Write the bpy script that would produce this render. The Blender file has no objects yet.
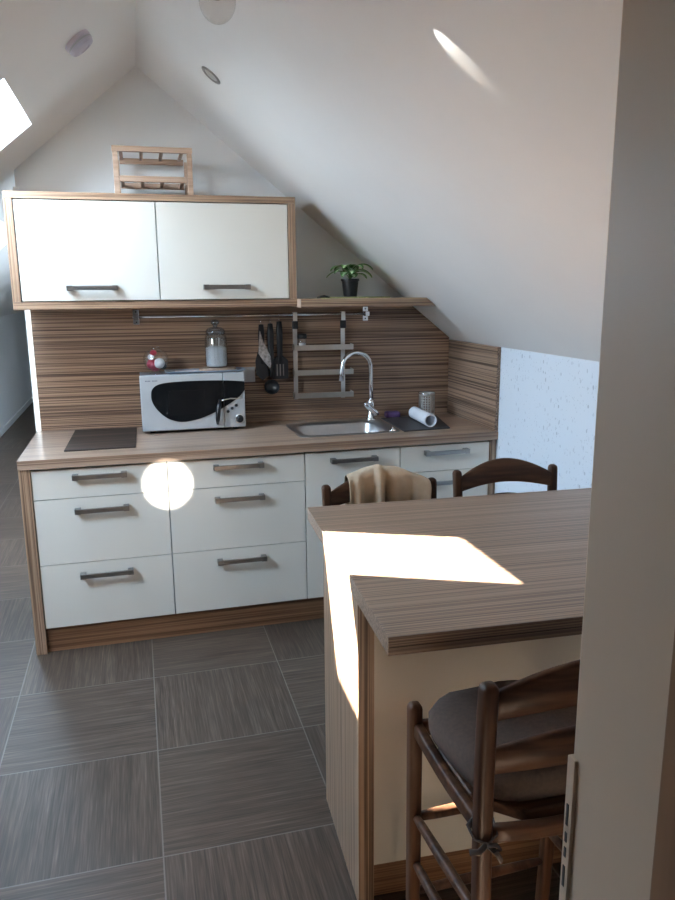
import bpy, bmesh, math, random
from mathutils import Vector, Matrix
random.seed(7)
PI = math.pi
sc = bpy.context.scene
COL = sc.collection

# ------------------------------------------------------------------ helpers
def V(*a): return Vector(a)

def new_obj(name, bm, mat, parent=None, smooth=False, loc=None):
    me = bpy.data.meshes.new(name)
    bmesh.ops.recalc_face_normals(bm, faces=bm.faces[:])
    bm.to_mesh(me); bm.free()
    if smooth:
        for p in me.polygons: p.use_smooth = True
    mats = mat if isinstance(mat, (list, tuple)) else [mat]
    for m in mats: me.materials.append(m)
    o = bpy.data.objects.new(name, me); COL.objects.link(o)
    if parent: o.parent = parent
    if loc: o.location = loc
    return o

def smooth_angle(o, ang=40):
    me = o.data
    for p in me.polygons: p.use_smooth = True
    bm = bmesh.new(); bm.from_mesh(me)
    for e in bm.edges:
        if len(e.link_faces) == 2 and e.calc_face_angle(0) > math.radians(ang): e.smooth = False
    bm.to_mesh(me); bm.free()
    return o

def thing(name, label, cat, loc=(0, 0, 0), rz=0, group=None):
    o = bpy.data.objects.new(name, None); COL.objects.link(o)
    o.empty_display_size = .05
    o.location = loc; o.rotation_euler = (0, 0, rz)
    o['label'] = label; o['category'] = cat
    if group: o['group'] = group
    return o

def tag(o, label, cat, group=None):
    o['label'] = label; o['category'] = cat
    if group: o['group'] = group
    return o

def struct(o):
    o['kind'] = 'structure'; return o

def copy_tree(o, parent=None):
    c = o.copy(); COL.objects.link(c)
    if parent: c.parent = parent
    for ch in [x for x in bpy.data.objects if x.parent == o]: copy_tree(ch, c)
    return c

def box(bm, x0, x1, y0, y1, z0, z1, bev=0, seg=2, mi=0, M=None):
    b2 = bmesh.new()
    vs = [b2.verts.new((x, y, z)) for x in (x0, x1) for y in (y0, y1) for z in (z0, z1)]
    for f in ((0,1,3,2),(4,6,7,5),(0,4,5,1),(2,3,7,6),(0,2,6,4),(1,5,7,3)):
        b2.faces.new([vs[i] for i in f])
    if bev: bmesh.ops.bevel(b2, geom=b2.edges[:], offset=bev, segments=seg, affect='EDGES', profile=.5)
    merge(bm, b2, mi, M)

def merge(bm, b2, mi=0, M=None):
    mp = {}
    for v in b2.verts:
        co = M @ v.co if M else v.co
        mp[v] = bm.verts.new(co)
    for f in b2.faces:
        try: nf = bm.faces.new([mp[v] for v in f.verts]); nf.material_index = mi if mi else f.material_index
        except ValueError: pass
    b2.free()

def prism(bm, pts, axis, a, b, bev=0, seg=1, mi=0, M=None):
    """polygon pts (2D) extruded along axis ('x': pts=(y,z); 'y': pts=(x,z); 'z': pts=(x,y))"""
    b2 = bmesh.new()
    def P(p, t):
        return {'x': (t, p[0], p[1]), 'y': (p[0], t, p[1]), 'z': (p[0], p[1], t)}[axis]
    A = [b2.verts.new(P(p, a)) for p in pts]; B = [b2.verts.new(P(p, b)) for p in pts]
    b2.faces.new(A); b2.faces.new(B[::-1])
    n = len(pts)
    for i in range(n): b2.faces.new((A[i], B[i], B[(i+1) % n], A[(i+1) % n]))
    if bev: bmesh.ops.bevel(b2, geom=b2.edges[:], offset=bev, segments=seg, affect='EDGES', profile=.5)
    merge(bm, b2, mi, M)

def lathe(bm, prof, n=32, M=None, mi=0, closed=False):
    b2 = bmesh.new(); rings = []
    for r, z in prof:
        if r < 1e-6: rings.append([b2.verts.new((0, 0, z))])
        else: rings.append([b2.verts.new((r*math.cos(2*PI*i/n), r*math.sin(2*PI*i/n), z)) for i in range(n)])
    for k in range(len(rings)-1):
        A, B = rings[k], rings[k+1]
        for i in range(n):
            j = (i+1) % n
            if len(A) == 1 and len(B) == 1: break
            if len(A) == 1: b2.faces.new((A[0], B[i], B[j]))
            elif len(B) == 1: b2.faces.new((A[i], B[0], A[j]))
            else: b2.faces.new((A[i], B[i], B[j], A[j]))
    merge(bm, b2, mi, M)

def tube(bm, pts, rad, n=12, mi=0, flat=None, up=None, caps=True):
    """sweep a circle (or ellipse: flat=(a,b)) along pts. rad float or list"""
    pts = [Vector(p) for p in pts]; m = len(pts)
    rads = rad if isinstance(rad, (list, tuple)) else [rad]*m
    b2 = bmesh.new(); rings = []
    prev = Vector(up) if up else None
    for k in range(m):
        t = (pts[min(k+1, m-1)] - pts[max(k-1, 0)]).normalized()
        if prev is None:
            prev = t.orthogonal().normalized()
        nrm = (prev - t*prev.dot(t)).normalized(); prev = nrm
        bn = t.cross(nrm)
        ra, rb = (rads[k], rads[k]) if flat is None else (rads[k]*flat[0], rads[k]*flat[1])
        rings.append([b2.verts.new(pts[k] + nrm*ra*math.cos(2*PI*i/n) + bn*rb*math.sin(2*PI*i/n)) for i in range(n)])
    for k in range(m-1):
        for i in range(n):
            j = (i+1) % n
            b2.faces.new((rings[k][i], rings[k+1][i], rings[k+1][j], rings[k][j]))
    if caps:
        b2.faces.new(rings[0][::-1]); b2.faces.new(rings[-1])
    merge(bm, b2, mi)

def loft(bm, secs, caps=True, mi=0):
    """secs: list of lists of points, same count, closed loops"""
    b2 = bmesh.new(); R = [[b2.verts.new(p) for p in s] for s in secs]; n = len(secs[0])
    for k in range(len(R)-1):
        for i in range(n):
            j = (i+1) % n
            b2.faces.new((R[k][i], R[k+1][i], R[k+1][j], R[k][j]))
    if caps: b2.faces.new(R[0][::-1]); b2.faces.new(R[-1])
    merge(bm, b2, mi)

def rrect(w, d, r, n=4):
    out = []
    for cx, cy, a0 in ((w-r, d-r, 0), (-w+r, d-r, 90), (-w+r, -d+r, 180), (w-r, -d+r, 270)):
        for i in range(n+1):
            a = math.radians(a0 + 90*i/n); out.append((cx+r*math.cos(a), cy+r*math.sin(a)))
    return out

def grid_slab(bm, us, vs, holes, O, eu, ev, en, th):
    """slab in plane (O,eu,ev), thickness th along en, rectangular holes [(u0,u1,v0,v1)]"""
    us = sorted(set(us)); vs = sorted(set(vs)); O = Vector(O)
    def solid(i, j):
        if i < 0 or j < 0 or i >= len(us)-1 or j >= len(vs)-1: return False
        cu, cv = (us[i]+us[i+1])/2, (vs[j]+vs[j+1])/2
        return not any(h[0] < cu < h[1] and h[2] < cv < h[3] for h in holes)
    cache = {}
    def P(i, j, k):
        key = (i, j, k)
        if key not in cache: cache[key] = bm.verts.new(O + eu*us[i] + ev*vs[j] + en*(th*k))
        return cache[key]
    for i in range(len(us)-1):
        for j in range(len(vs)-1):
            if not solid(i, j): continue
            bm.faces.new((P(i,j,0), P(i+1,j,0), P(i+1,j+1,0), P(i,j+1,0)))
            bm.faces.new((P(i,j,1), P(i,j+1,1), P(i+1,j+1,1), P(i+1,j,1)))
            if not solid(i-1, j): bm.faces.new((P(i,j,0), P(i,j+1,0), P(i,j+1,1), P(i,j,1)))
            if not solid(i+1, j): bm.faces.new((P(i+1,j,0), P(i+1,j,1), P(i+1,j+1,1), P(i+1,j+1,0)))
            if not solid(i, j-1): bm.faces.new((P(i,j,0), P(i,j,1), P(i+1,j,1), P(i+1,j,0)))
            if not solid(i, j+1): bm.faces.new((P(i,j+1,0), P(i+1,j+1,0), P(i+1,j+1,1), P(i,j+1,1)))

# ------------------------------------------------------------------ materials
class NT:
    def __init__(s, name):
        s.m = bpy.data.materials.new(name); s.m.use_nodes = True
        s.t = s.m.node_tree; s.t.nodes.clear()
        s.out = s.t.nodes.new('ShaderNodeOutputMaterial')
    def n(s, typ, **kw):
        nd = s.t.nodes.new(typ)
        for k, v in kw.items():
            if k.startswith('_'): setattr(nd, k[1:], v)
            else:
                key = int(k[1:]) if k[0] == 'i' and k[1:].isdigit() else k.replace('__', ' ')
                if isinstance(v, bpy.types.NodeSocket): s.t.links.new(v, nd.inputs[key])
                else: nd.inputs[key].default_value = v
        return nd
    def math(s, op, a, b=0.0, c=None):
        nd = s.t.nodes.new('ShaderNodeMath'); nd.operation = op
        for i, v in enumerate((a, b, c)):
            if v is None: continue
            if isinstance(v, bpy.types.NodeSocket): s.t.links.new(v, nd.inputs[i])
            else: nd.inputs[i].default_value = v
        return nd.outputs[0]
    def ramp(s, fac, stops, interp='LINEAR'):
        nd = s.t.nodes.new('ShaderNodeValToRGB'); cr = nd.color_ramp; cr.interpolation = interp
        while len(cr.elements) > 1: cr.elements.remove(cr.elements[-1])
        cr.elements[0].position = stops[0][0]; cr.elements[0].color = (*stops[0][1], 1)
        for p, c in stops[1:]:
            e = cr.elements.new(p); e.color = (*c, 1)
        s.t.links.new(fac, nd.inputs[0]); return nd.outputs[0]
    def mix(s, fac, a, b, blend='MIX'):
        nd = s.t.nodes.new('ShaderNodeMix'); nd.data_type = 'RGBA'; nd.blend_type = blend
        for idx, v in ((0, fac), (6, a), (7, b)):
            if isinstance(v, bpy.types.NodeSocket): s.t.links.new(v, nd.inputs[idx])
            else: nd.inputs[idx].default_value = (*v, 1) if isinstance(v, tuple) and len(v) == 3 else v
        return nd.outputs[2]
    def bsdf(s, col, rough=.5, metal=0, spec=.5, bump=None, bstr=.1, bdist=.002, **kw):
        b = s.n('ShaderNodeBsdfPrincipled')
        for k, v in (('Base Color', col), ('Roughness', rough), ('Metallic', metal), ('Specular IOR Level', spec), *((k.replace('__', ' '), v) for k, v in kw.items())):
            if isinstance(v, bpy.types.NodeSocket): s.t.links.new(v, b.inputs[k])
            else: b.inputs[k].default_value = (*v, 1) if isinstance(v, tuple) and len(v) == 3 else v
        if bump is not None:
            bp = s.n('ShaderNodeBump', Strength=bstr, Distance=bdist, Height=bump)
            s.t.links.new(bp.outputs[0], b.inputs['Normal'])
        s.t.links.new(b.outputs[0], s.out.inputs[0]); s.b = b
        return s.m
    def coord(s, scale=(1, 1, 1), loc=(0, 0, 0), rot=(0, 0, 0), src='Object'):
        tc = s.t.nodes.new('ShaderNodeTexCoord'); mp = s.t.nodes.new('ShaderNodeMapping')
        mp.inputs['Scale'].default_value = scale; mp.inputs['Location'].default_value = loc; mp.inputs['Rotation'].default_value = rot
        s.t.links.new(tc.outputs[src], mp.inputs[0]); return mp.outputs[0]
    def noise(s, vec, scale=1, detail=3, rough=.6, out=0):
        nd = s.t.nodes.new('ShaderNodeTexNoise'); s.t.links.new(vec, nd.inputs['Vector'])
        nd.inputs['Scale'].default_value = scale; nd.inputs['Detail'].default_value = detail; nd.inputs['Roughness'].default_value = rough
        return nd.outputs[out]

def plain(name, col, rough=.5, metal=0, spec=.5, vary=.04, vs=6, **kw):
    t = NT(name)
    f = t.noise(t.coord(), vs, 3)
    dark = tuple(c*(1-vary*2) for c in col)
    lite = tuple(min(1, c*(1+vary)) for c in col)
    return t.bsdf(t.ramp(f, [(.3, dark), (.7, lite)]), rough, metal, spec, **kw)

def zebrano(name, axis, lo=(.10, .065, .042), mid=(.23, .155, .105), hi=(.37, .27, .19), rough=.32, dens=85, seed=0, stretch=.5, crisp=1.35, flat=None, spec=.45):
    lo, mid, hi = [(c[0]*1.03, c[1]*.95, c[2]*(.89 if 'lam' in name else .95)) for c in (lo, mid, hi)]
    t = NT(name)
    s1 = [dens, dens, dens]; s1[axis] = stretch
    s2 = [dens*2.6]*3; s2[axis] = stretch*2.4
    s3 = [7.0]*3; s3[axis] = .6
    if flat is not None: s1[flat] = s2[flat] = s3[flat] = .01
    a = t.noise(t.coord(tuple(s1), (seed, seed*1.7, seed*.3)), 1, 3, .65)
    b = t.noise(t.coord(tuple(s2), (seed*2, 1, 2)), 1, 2, .5)
    c = t.noise(t.coord(tuple(s3), (seed, 3, 4)), 1, 3, .5)
    f = t.math('MULTIPLY_ADD', b, .50, t.math('MULTIPLY_ADD', c, .10, t.math('MULTIPLY', a, .80)))
    f = t.math('MULTIPLY_ADD', t.math('SUBTRACT', f, .70), crisp, .52)
    col = t.ramp(f, [(.36, lo), (.45, tuple(.5*(x+y) for x, y in zip(lo, mid))), (.50, mid), (.58, hi), (.72, tuple(min(1, x*1.12) for x in hi))])
    return t.bsdf(col, rough, 0, spec, bump=f, bstr=.12, bdist=.001)

M = {}
M['lam_x'] = zebrano('laminate_horizontal', 0)
M['lam_z'] = zebrano('laminate_vertical', 2, seed=3)
M['lam_top'] = zebrano('laminate_worktop', 0, lo=(.17, .115, .082), mid=(.29, .205, .15), hi=(.38, .29, .22), rough=.28, dens=80, seed=5, stretch=.2, crisp=1.1)
M['lam_splash'] = zebrano('laminate_splash', 0, lo=(.075, .045, .030), mid=(.205, .138, .096), hi=(.34, .245, .178), dens=190, seed=9, stretch=.5, crisp=1.9, flat=1)
M['lam_side'] = zebrano('laminate_side', 1, lo=(.07, .045, .032), mid=(.19, .132, .098), hi=(.33, .25, .19), dens=170, seed=11, stretch=.4, crisp=1.5)
M['lam_isl'] = zebrano('laminate_island', 0, lo=(.13, .092, .072), mid=(.22, .160, .118), hi=(.30, .225, .17), dens=120, seed=13, rough=.36, stretch=.16, crisp=1.6)
M['plinth'] = zebrano('laminate_plinth', 0, lo=(.10, .05, .025), mid=(.16, .085, .045), hi=(.22, .13, .075), seed=2)
M['white_front'] = plain('white_lacquer_front', (.82, .775, .68), .22, spec=.5, vary=.01, vs=2)
M['carcass'] = plain('white_carcass', (.55, .54, .51), .5)
M['steel'] = plain('brushed_steel', (.74, .73, .70), .28, 1, vs=20)
M['handle'] = plain('handle_metal', (.36, .34, .32), .34, 1, vs=30)
M['chrome'] = plain('chrome', (.82, .83, .85), .08, 1)
M['black'] = plain('black_plastic', (.012, .012, .014), .35)
M['nylon'] = plain('black_nylon', (.010, .0105, .012), .5)
M['grey_plastic'] = plain('grey_plastic', (.48, .49, .50), .4)
M['silver'] = plain('silver_paint', (.50, .52, .53), .35, .25)
M['dark_glass'] = plain('dark_glass', (.006, .007, .008), .22, spec=.06)
M['white_plastic'] = plain('white_plastic', (.78, .80, .83), .4)
M['pine'] = zebrano('pine', 0, lo=(.29, .205, .14), mid=(.37, .275, .195), hi=(.45, .345, .25), rough=.5, dens=30, crisp=.8)
M['stool'] = zebrano('stool_wood', 2, lo=(.030, .013, .007), mid=(.055, .026, .013), hi=(.085, .042, .022), rough=.42, spec=.22, dens=22, crisp=1.0)
M['stool_x'] = zebrano('stool_wood_x', 0, lo=(.030, .013, .007), mid=(.058, .027, .013), hi=(.085, .042, .022), rough=.42, spec=.22, dens=22, crisp=1.0)
M['jamb'] = plain('dimmed_frame_paint', (.60, .49, .38), .42, vary=.01, vs=2)  # pale frame darkened to beige, dimness put into the paint
M['door_wood'] = zebrano('door_wood', 2, lo=(.14, .075, .035), mid=(.2, .11, .055), hi=(.25, .15, .08), dens=14, rough=.4)
M['purple'] = plain('purple_foam', (.12, .07, .20), .9)
M['pot'] = plain('black_pot', (.012, .012, .014), .5)
M['soil'] = plain('soil', (.03, .02, .012), .95, vs=60, vary=.3)
M['stem'] = plain('stem_green', (.10, .20, .05), .6)
M['moss'] = plain('moss_cloth', (.30, .31, .12), .95, vs=40, vary=.25)
M['mat_dark'] = plain('rubber_mat', (.035, .035, .038), .5, vs=40)
M['paper'] = plain('paper_white', (.84, .86, .90), .7)
M['cushion'] = plain('cushion_fabric', (.080, .054, .042), .95, vs=120, vary=.12)
M['ribbon'] = plain('cushion_tie', (.08, .065, .058), .9)
M['pink'] = plain('pink_red', (.45, .03, .07), .45)
M['salt'] = plain('white_powder', (.82, .84, .86), .9)
M['smoke_w'] = plain('detector_plastic', (.60, .57, .66), .45)
M['trayblue'] = plain('tray_blue_grey', (.42, .50, .62), .4)

def leaf_mat():
    t = NT('variegated_leaf')
    tc = t.n('ShaderNodeTexCoord')
    sx = t.n('ShaderNodeSeparateXYZ', Vector=tc.outputs['UV'])
    d = t.math('ABSOLUTE', t.math('SUBTRACT', sx.outputs[0], .5))
    nz = t.noise(t.coord((30, 30, 30)), 1, 2)
    f = t.math('ADD', d, t.math('MULTIPLY', t.math('SUBTRACT', nz, .5), .10))
    col = t.ramp(f, [(0, (.52, .66, .40)), (.13, (.48, .64, .38)), (.22, (.09, .24, .05)), (.5, (.05, .15, .03))])
    return t.bsdf(col, .4)
M['leaf'] = leaf_mat()

def wall_mat(name, col, rough=.85):
    t = NT(name)
    f = t.noise(t.coord((1, 1, 1)), 3, 4); g = t.noise(t.coord((1, 1, 1)), 160, 2)
    c = t.ramp(f, [(.3, tuple(x*.975 for x in col)), (.7, col)])
    return t.bsdf(c, rough, 0, .3, bump=g, bstr=.08, bdist=.001)
M['wall'] = wall_mat('plaster_wall', (.86, .87, .86))
M['ceil'] = wall_mat('plaster_ceiling', (.90, .885, .855), .6)
M['trimw'] = wall_mat('trim_white', (.85, .85, .83), .4)

def wallpaper():
    t = NT('flecked_wallpaper')
    w = t.noise(t.coord((1, 5, 5)), 2, 3, .6, 1)
    vec = t.n('ShaderNodeVectorMath', _operation='ADD', i0=t.coord((1, 42, 24)), i1=w).outputs[0]
    vo = t.n('ShaderNodeTexVoronoi', Vector=vec, Scale=1.0)
    msk = t.math('LESS_THAN', vo.outputs['Distance'], .20)
    rnd = t.n('ShaderNodeSeparateColor', Color=vo.outputs['Color'])
    keep = t.math('GREATER_THAN', rnd.outputs[0], .68)
    keep = t.math('MULTIPLY', keep, t.math('MULTIPLY_ADD', rnd.outputs[1], .55, .1))
    f = t.math('MULTIPLY', msk, keep)
    vec2 = t.n('ShaderNodeVectorMath', _operation='ADD', i0=t.coord((1, 90, 60)), i1=w).outputs[0]
    vo2 = t.n('ShaderNodeTexVoronoi', Vector=vec2, Scale=1.0)
    r2 = t.n('ShaderNodeSeparateColor', Color=vo2.outputs['Color'])
    f2 = t.math('MULTIPLY', t.math('LESS_THAN', vo2.outputs['Distance'], .2), t.math('MULTIPLY', t.math('GREATER_THAN', r2.outputs[0], .75), .4))
    c = t.mix(t.math('MAXIMUM', f, f2), (.76, .83, .90), (.36, .40, .47))
    return t.bsdf(c, .8)
M['wallpaper'] = wallpaper()

def floor_mat():
    t = NT('tile_floor'); S = .53
    tc = t.n('ShaderNodeTexCoord'); sp = t.n('ShaderNodeSeparateXYZ', Vector=tc.outputs['Object'])
    u = t.math('DIVIDE', t.math('SUBTRACT', sp.outputs[0], -.025), S)
    v = t.math('DIVIDE', t.math('SUBTRACT', sp.outputs[1], -.335), S)
    iu, iv = t.math('FLOOR', u), t.math('FLOOR', v)
    par = t.math('ABSOLUTE', t.math('MODULO', t.math('ADD', iu, iv), 2))       # 0/1
    par = t.math('LESS_THAN', par, .5)
    # per-tile offset
    wn = t.n('ShaderNodeTexWhiteNoise', _noise_dimensions='2D', Vector=t.n('ShaderNodeCombineXYZ', X=iu, Y=iv).outputs[0])
    off = t.n('ShaderNodeVectorMath', _operation='SCALE', i0=wn.outputs['Color'], Scale=40.0).outputs[0]
    def grain(sx, sy):
        vec = t.n('ShaderNodeVectorMath', _operation='MULTIPLY', i0=tc.outputs['Object'], i1=(sx, sy, 1)).outputs[0]
        vec = t.n('ShaderNodeVectorMath', _operation='ADD', i0=vec, i1=off).outputs[0]
        a = t.noise(vec, 1, 3, .6)
        vec2 = t.n('ShaderNodeVectorMath', _operation='SCALE', i0=vec, Scale=3.1).outputs[0]
        b = t.noise(vec2, 1, 2, .6)
        return t.math('MULTIPLY_ADD', b, .5, t.math('MULTIPLY', a, .5))
    gx = grain(2.2, 75); gy = grain(75, 2.2)
    mx = t.n('ShaderNodeMix', _data_type='FLOAT'); t.t.links.new(par, mx.inputs[0]); t.t.links.new(gx, mx.inputs[2]); t.t.links.new(gy, mx.inputs[3])
    g = mx.outputs[0]
    big = t.noise(t.coord((1, 1, 1)), 2.2, 3)
    g2 = t.math('ADD', g, t.math('MULTIPLY', t.math('SUBTRACT', big, .5), .12))
    col = t.ramp(g2, [(.36, (.034, .022, .015)), (.5, (.061, .042, .030)), (.62, (.100, .072, .052)), (.72, (.16, .12, .09))])
    tint = t.math('MULTIPLY_ADD', wn.outputs['Value'], .22, .88)
    col = t.mix(1.0, col, t.n('ShaderNodeCombineColor', Red=tint, Green=tint, Blue=tint).outputs[0], 'MULTIPLY')
    fu = t.math('FRACT', u); fv = t.math('FRACT', v)
    eu = t.math('MINIMUM', fu, t.math('SUBTRACT', 1, fu)); ev = t.math('MINIMUM', fv, t.math('SUBTRACT', 1, fv))
    joint = t.math('LESS_THAN', t.math('MINIMUM', eu, ev), .0042)
    col = t.mix(t.math('MULTIPLY', joint, .55), col, (.20, .185, .165))
    return t.bsdf(col, .42, 0, .38, bump=t.math('SUBTRACT', g, joint), bstr=.15, bdist=.002)
M['floor'] = floor_mat()

def thin_glass(name, tint=(.95, .97, .98), refl=.10, rough=.03):
    t = NT(name)
    tr = t.n('ShaderNodeBsdfTransparent', Color=(*tint, 1)); gl = t.n('ShaderNodeBsdfGlossy', Roughness=rough)
    lw = t.n('ShaderNodeLayerWeight', Blend=.35)
    f = t.math('MULTIPLY_ADD', t.math('POWER', lw.outputs['Facing'], 2.5), .8, refl)
    mx = t.n('ShaderNodeMixShader', i0=f, i1=tr.outputs[0], i2=gl.outputs[0])
    t.t.links.new(mx.outputs[0], t.out.inputs[0]); return t.m
M['pane'] = thin_glass('window_pane', (.97, .98, 1), .02)
M['jar'] = thin_glass('jar_glass', (.95, .97, .98), .10)

def towel_mat():
    t = NT('terry_towel')
    g = t.noise(t.coord(), 260, 2); f = t.noise(t.coord(), 14, 3)
    c = t.ramp(f, [(.3, (.42, .33, .235)), (.7, (.52, .42, .31))])
    return t.bsdf(c, .95, 0, .1, bump=g, bstr=.5, bdist=.004)
M['towel'] = towel_mat()

def hob_mat():
    t = NT('dark_mat_reflected_stripes')
    a = t.noise(t.coord((1.0, 40, 3)), 1, 2, .6); b = t.noise(t.coord((2, 110, 3)), 1, 2)  # stripes painted in for the splashback mirrored in the dark surface
    f = t.math('MULTIPLY_ADD', a, .6, t.math('MULTIPLY', b, .4))
    c = t.ramp(f, [(.38, (.008, .005, .004)), (.5, (.026, .018, .014)), (.60, (.075, .052, .040))])
    return t.bsdf(c, .5, 0, .25)
M['hob'] = hob_mat()

# ------------------------------------------------------------------ room shell
RX, RZ, KX, KZ = .60, 2.665, 2.24, 1.32           # ridge, right knee wall
LX = 2*RX - KX                                     # left knee wall -1.04
Y0, Y1 = -5.6, 10.0
DW0, DW1 = -2.95, -2.795                           # doorway wall
def yb(x): return .735 - .06*x                     # face of the back wall
eR = Vector((KX-RX, 0, KZ-RZ)); SL = eR.length; eR.normalize(); nR = Vector((-eR.z, 0, eR.x))   # outward
eL = Vector((-eR.x, 0, eR.z)); nL = Vector((-nR.x, 0, nR.z))
ey = Vector((0, 1, 0)); ex = Vector((1, 0, 0)); ez = Vector((0, 0, 1))
TH = .30
# skylight openings in left slope: (s0,s1,y0,y1) s = distance down from ridge
def s_of(x): return (RX - x)/eR.x
WIN = [(s_of(.152), s_of(.152)+.64, -.452, .272), (s_of(-.20), s_of(-.20)+.55, 1.47, 2.40),
       (s_of(-.33), s_of(-.33)+.66, -1.34, -.62)]  # last opening: skylight added outside the view for fill light
FILL_WINR = (.45, 1.25, 2.0, 3.2)

bm = bmesh.new(); grid_slab(bm, [LX-.3, KX+.3], [Y0, Y1], [], (0, 0, -.1), ex, ey, ez, .1)
struct(new_obj('floor', bm, M['floor']))
bm = bmesh.new(); grid_slab(bm, [-.3, SL+.3, FILL_WINR[0], FILL_WINR[1]], [Y0, Y1, FILL_WINR[2], FILL_WINR[3]], [FILL_WINR], (RX, 0, RZ), eR, ey, nR, TH)
struct(new_obj('ceiling_right', bm, M['ceil']))
us = [0, SL+.3]; vs = [Y0, Y1]
for w in WIN: us += [w[0], w[1]]; vs += [w[2], w[3]]
bm = bmesh.new(); grid_slab(bm, us, vs, WIN, (RX, 0, RZ), eL, ey, nL, TH)
struct(new_obj('ceiling_left', bm, M['ceil']))
bm = bmesh.new(); grid_slab(bm, [Y0, Y1], [0, KZ], [], (KX, 0, 0), ey, ez, ex, .12)
struct(new_obj('wall_right', bm, M['wallpaper']))
bm = bmesh.new(); grid_slab(bm, [Y0, Y1], [0, KZ], [], (LX, 0, 0), ey, ez, -ex, .12)
struct(new_obj('wall_left', bm, M['wall']))
def gable(name, y0, y1, mat):
    bm = bmesh.new(); prism(bm, [(LX, 0), (KX, 0), (KX, KZ), (RX, RZ), (LX, KZ)], 'y', y0, y1)
    return struct(new_obj(name, bm, mat))
gable('wall_far', Y1-.1, Y1, M['wall']); gable('wall_behind', Y0, Y0+.1, M['wall'])
# partition (kitchen back wall) : free left end, top follows the slopes
XE = .005
zl = RZ - (RX-XE)*(RZ-KZ)/(KX-RX)
bm = bmesh.new()
pp = [(XE, 0), (KX, 0), (KX, KZ), (RX, RZ), (XE, zl)]
A = [bm.verts.new((x, yb(x), z)) for x, z in pp]; B = [bm.verts.new((x, yb(x)+.11, z)) for x, z in pp]
bm.faces.new(A); bm.faces.new(B[::-1])
for i in range(5): bm.faces.new((A[i], B[i], B[(i+1) % 5], A[(i+1) % 5]))
struct(new_obj('wall_back', bm, M['wall']))
# doorway wall
DX0, DX1, DZ = .06, .885, 2.03
bm = bmesh.new()
prism(bm, [(LX, 0), (DX0-.02, 0), (DX0-.02, RZ-(RX-DX0+.02)*(RZ-KZ)/(KX-RX)), (LX, KZ)], 'y', DW0+.03, DW1-.01)
zr = RZ-(DX1+.02-RX)*(RZ-KZ)/(KX-RX)
prism(bm, [(DX1+.02, 0), (KX, 0), (KX, KZ), (DX1+.02, zr)], 'y', DW0+.03, DW1-.01)
prism(bm, [(DX0-.02, DZ), (DX1+.02, DZ), (DX1+.02, zr), (RX, RZ), (DX0-.02, RZ-(RX-DX0+.02)*(RZ-KZ)/(KX-RX))], 'y', DW0+.03, DW1-.01)
struct(new_obj('wall_front', bm, wall_mat('low_bounce_dark_wall', (.33, .30, .265))))  # unseen wall, dark tone picked to cut bounce light in the foreground
# door frame (right jamb seen from the side, header and left jamb outside the frame of view)
bm = bmesh.new()
box(bm, DX1, DX1+.022, -2.912, DW1, 0, DZ, .003)
box(bm, DX0-.022, DX0, -2.912, DW1, 0, DZ, .003)
box(bm, DX0, DX1, -2.912, DW1, DZ-.022, DZ, .003)
box(bm, DX1+.006, DX1+.06, DW1-.004, DW1+.008, 0, DZ+.05, .003)
box(bm, DX0-.06, DX0-.006, DW1-.004, DW1+.008, 0, DZ+.05, .003)
fr = struct(new_obj('door_1', bm, M['jamb']))
# strike plate with its slots on the jamb's rebate corner
bm = bmesh.new(); box(bm, DX1-.0035, DX1+.004, DW1-.009, DW1+.0022, .93, 1.182, .0005)
sp = new_obj('strike_plate', bm, M['jamb'], fr); sp['label'] = 'grey metal strike plate'
for za, zb_ in ((1.112, 1.134), (1.094, 1.104), (1.078, 1.088), (1.046, 1.068), (.95, .975)):
    bm = bmesh.new(); box(bm, DX1-.0042, DX1+.0035, DW1-.0046, DW1-.0014, za, zb_)
    s_ = new_obj('plate_slot', bm, M['black'], sp)
# brown wooden door lining on the hall side
bm = bmesh.new(); box(bm, DX1-.004, DX1+.06, -2.953, -2.9125, 0, DZ, .002)
struct(new_obj('trim_1', bm, M['door_wood']))
# white corner strip at the free end of the partition
bm = bmesh.new(); box(bm, XE-.012, XE+.014, yb(0)-.004, yb(0)+.004, .0, 2.1, .001)
struct(new_obj('trim_2', bm, M['trimw']))
t_ = NT('trim_glow_emission'); e2 = t_.n('ShaderNodeEmission', Color=(.92, .97, 1, 1), Strength=2.2); t_.t.links.new(e2.outputs[0], t_.out.inputs[0])  # emission stands in for sunlight on the white wall-end trim
t = thing('sunlit_trim_glow', 'thin white upright trim glowing in place of sunlight at the left edge of the brown splashback', 'trim strip', (XE+.004, yb(0)-.010, .902))
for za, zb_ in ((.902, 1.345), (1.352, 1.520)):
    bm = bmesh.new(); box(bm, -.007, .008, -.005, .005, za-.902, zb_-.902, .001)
    new_obj('glow_segment', bm, t_.m, t)
# baseboards
bm = bmesh.new(); box(bm, LX, LX+.014, DW1+.02, Y1-.1, 0, .07, .002); struct(new_obj('baseboard_left', bm, M['trimw']))
bm = bmesh.new(); box(bm, KX-.014, KX, DW1+.02, -.02, 0, .07, .002)
struct(new_obj('baseboard_right', bm, M['plinth']))
bm = bmesh.new(); box(bm, LX+.02, KX, Y1-.114, Y1-.1, 0, .07, .002); struct(new_obj('baseboard_far', bm, M['trimw']))

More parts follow.
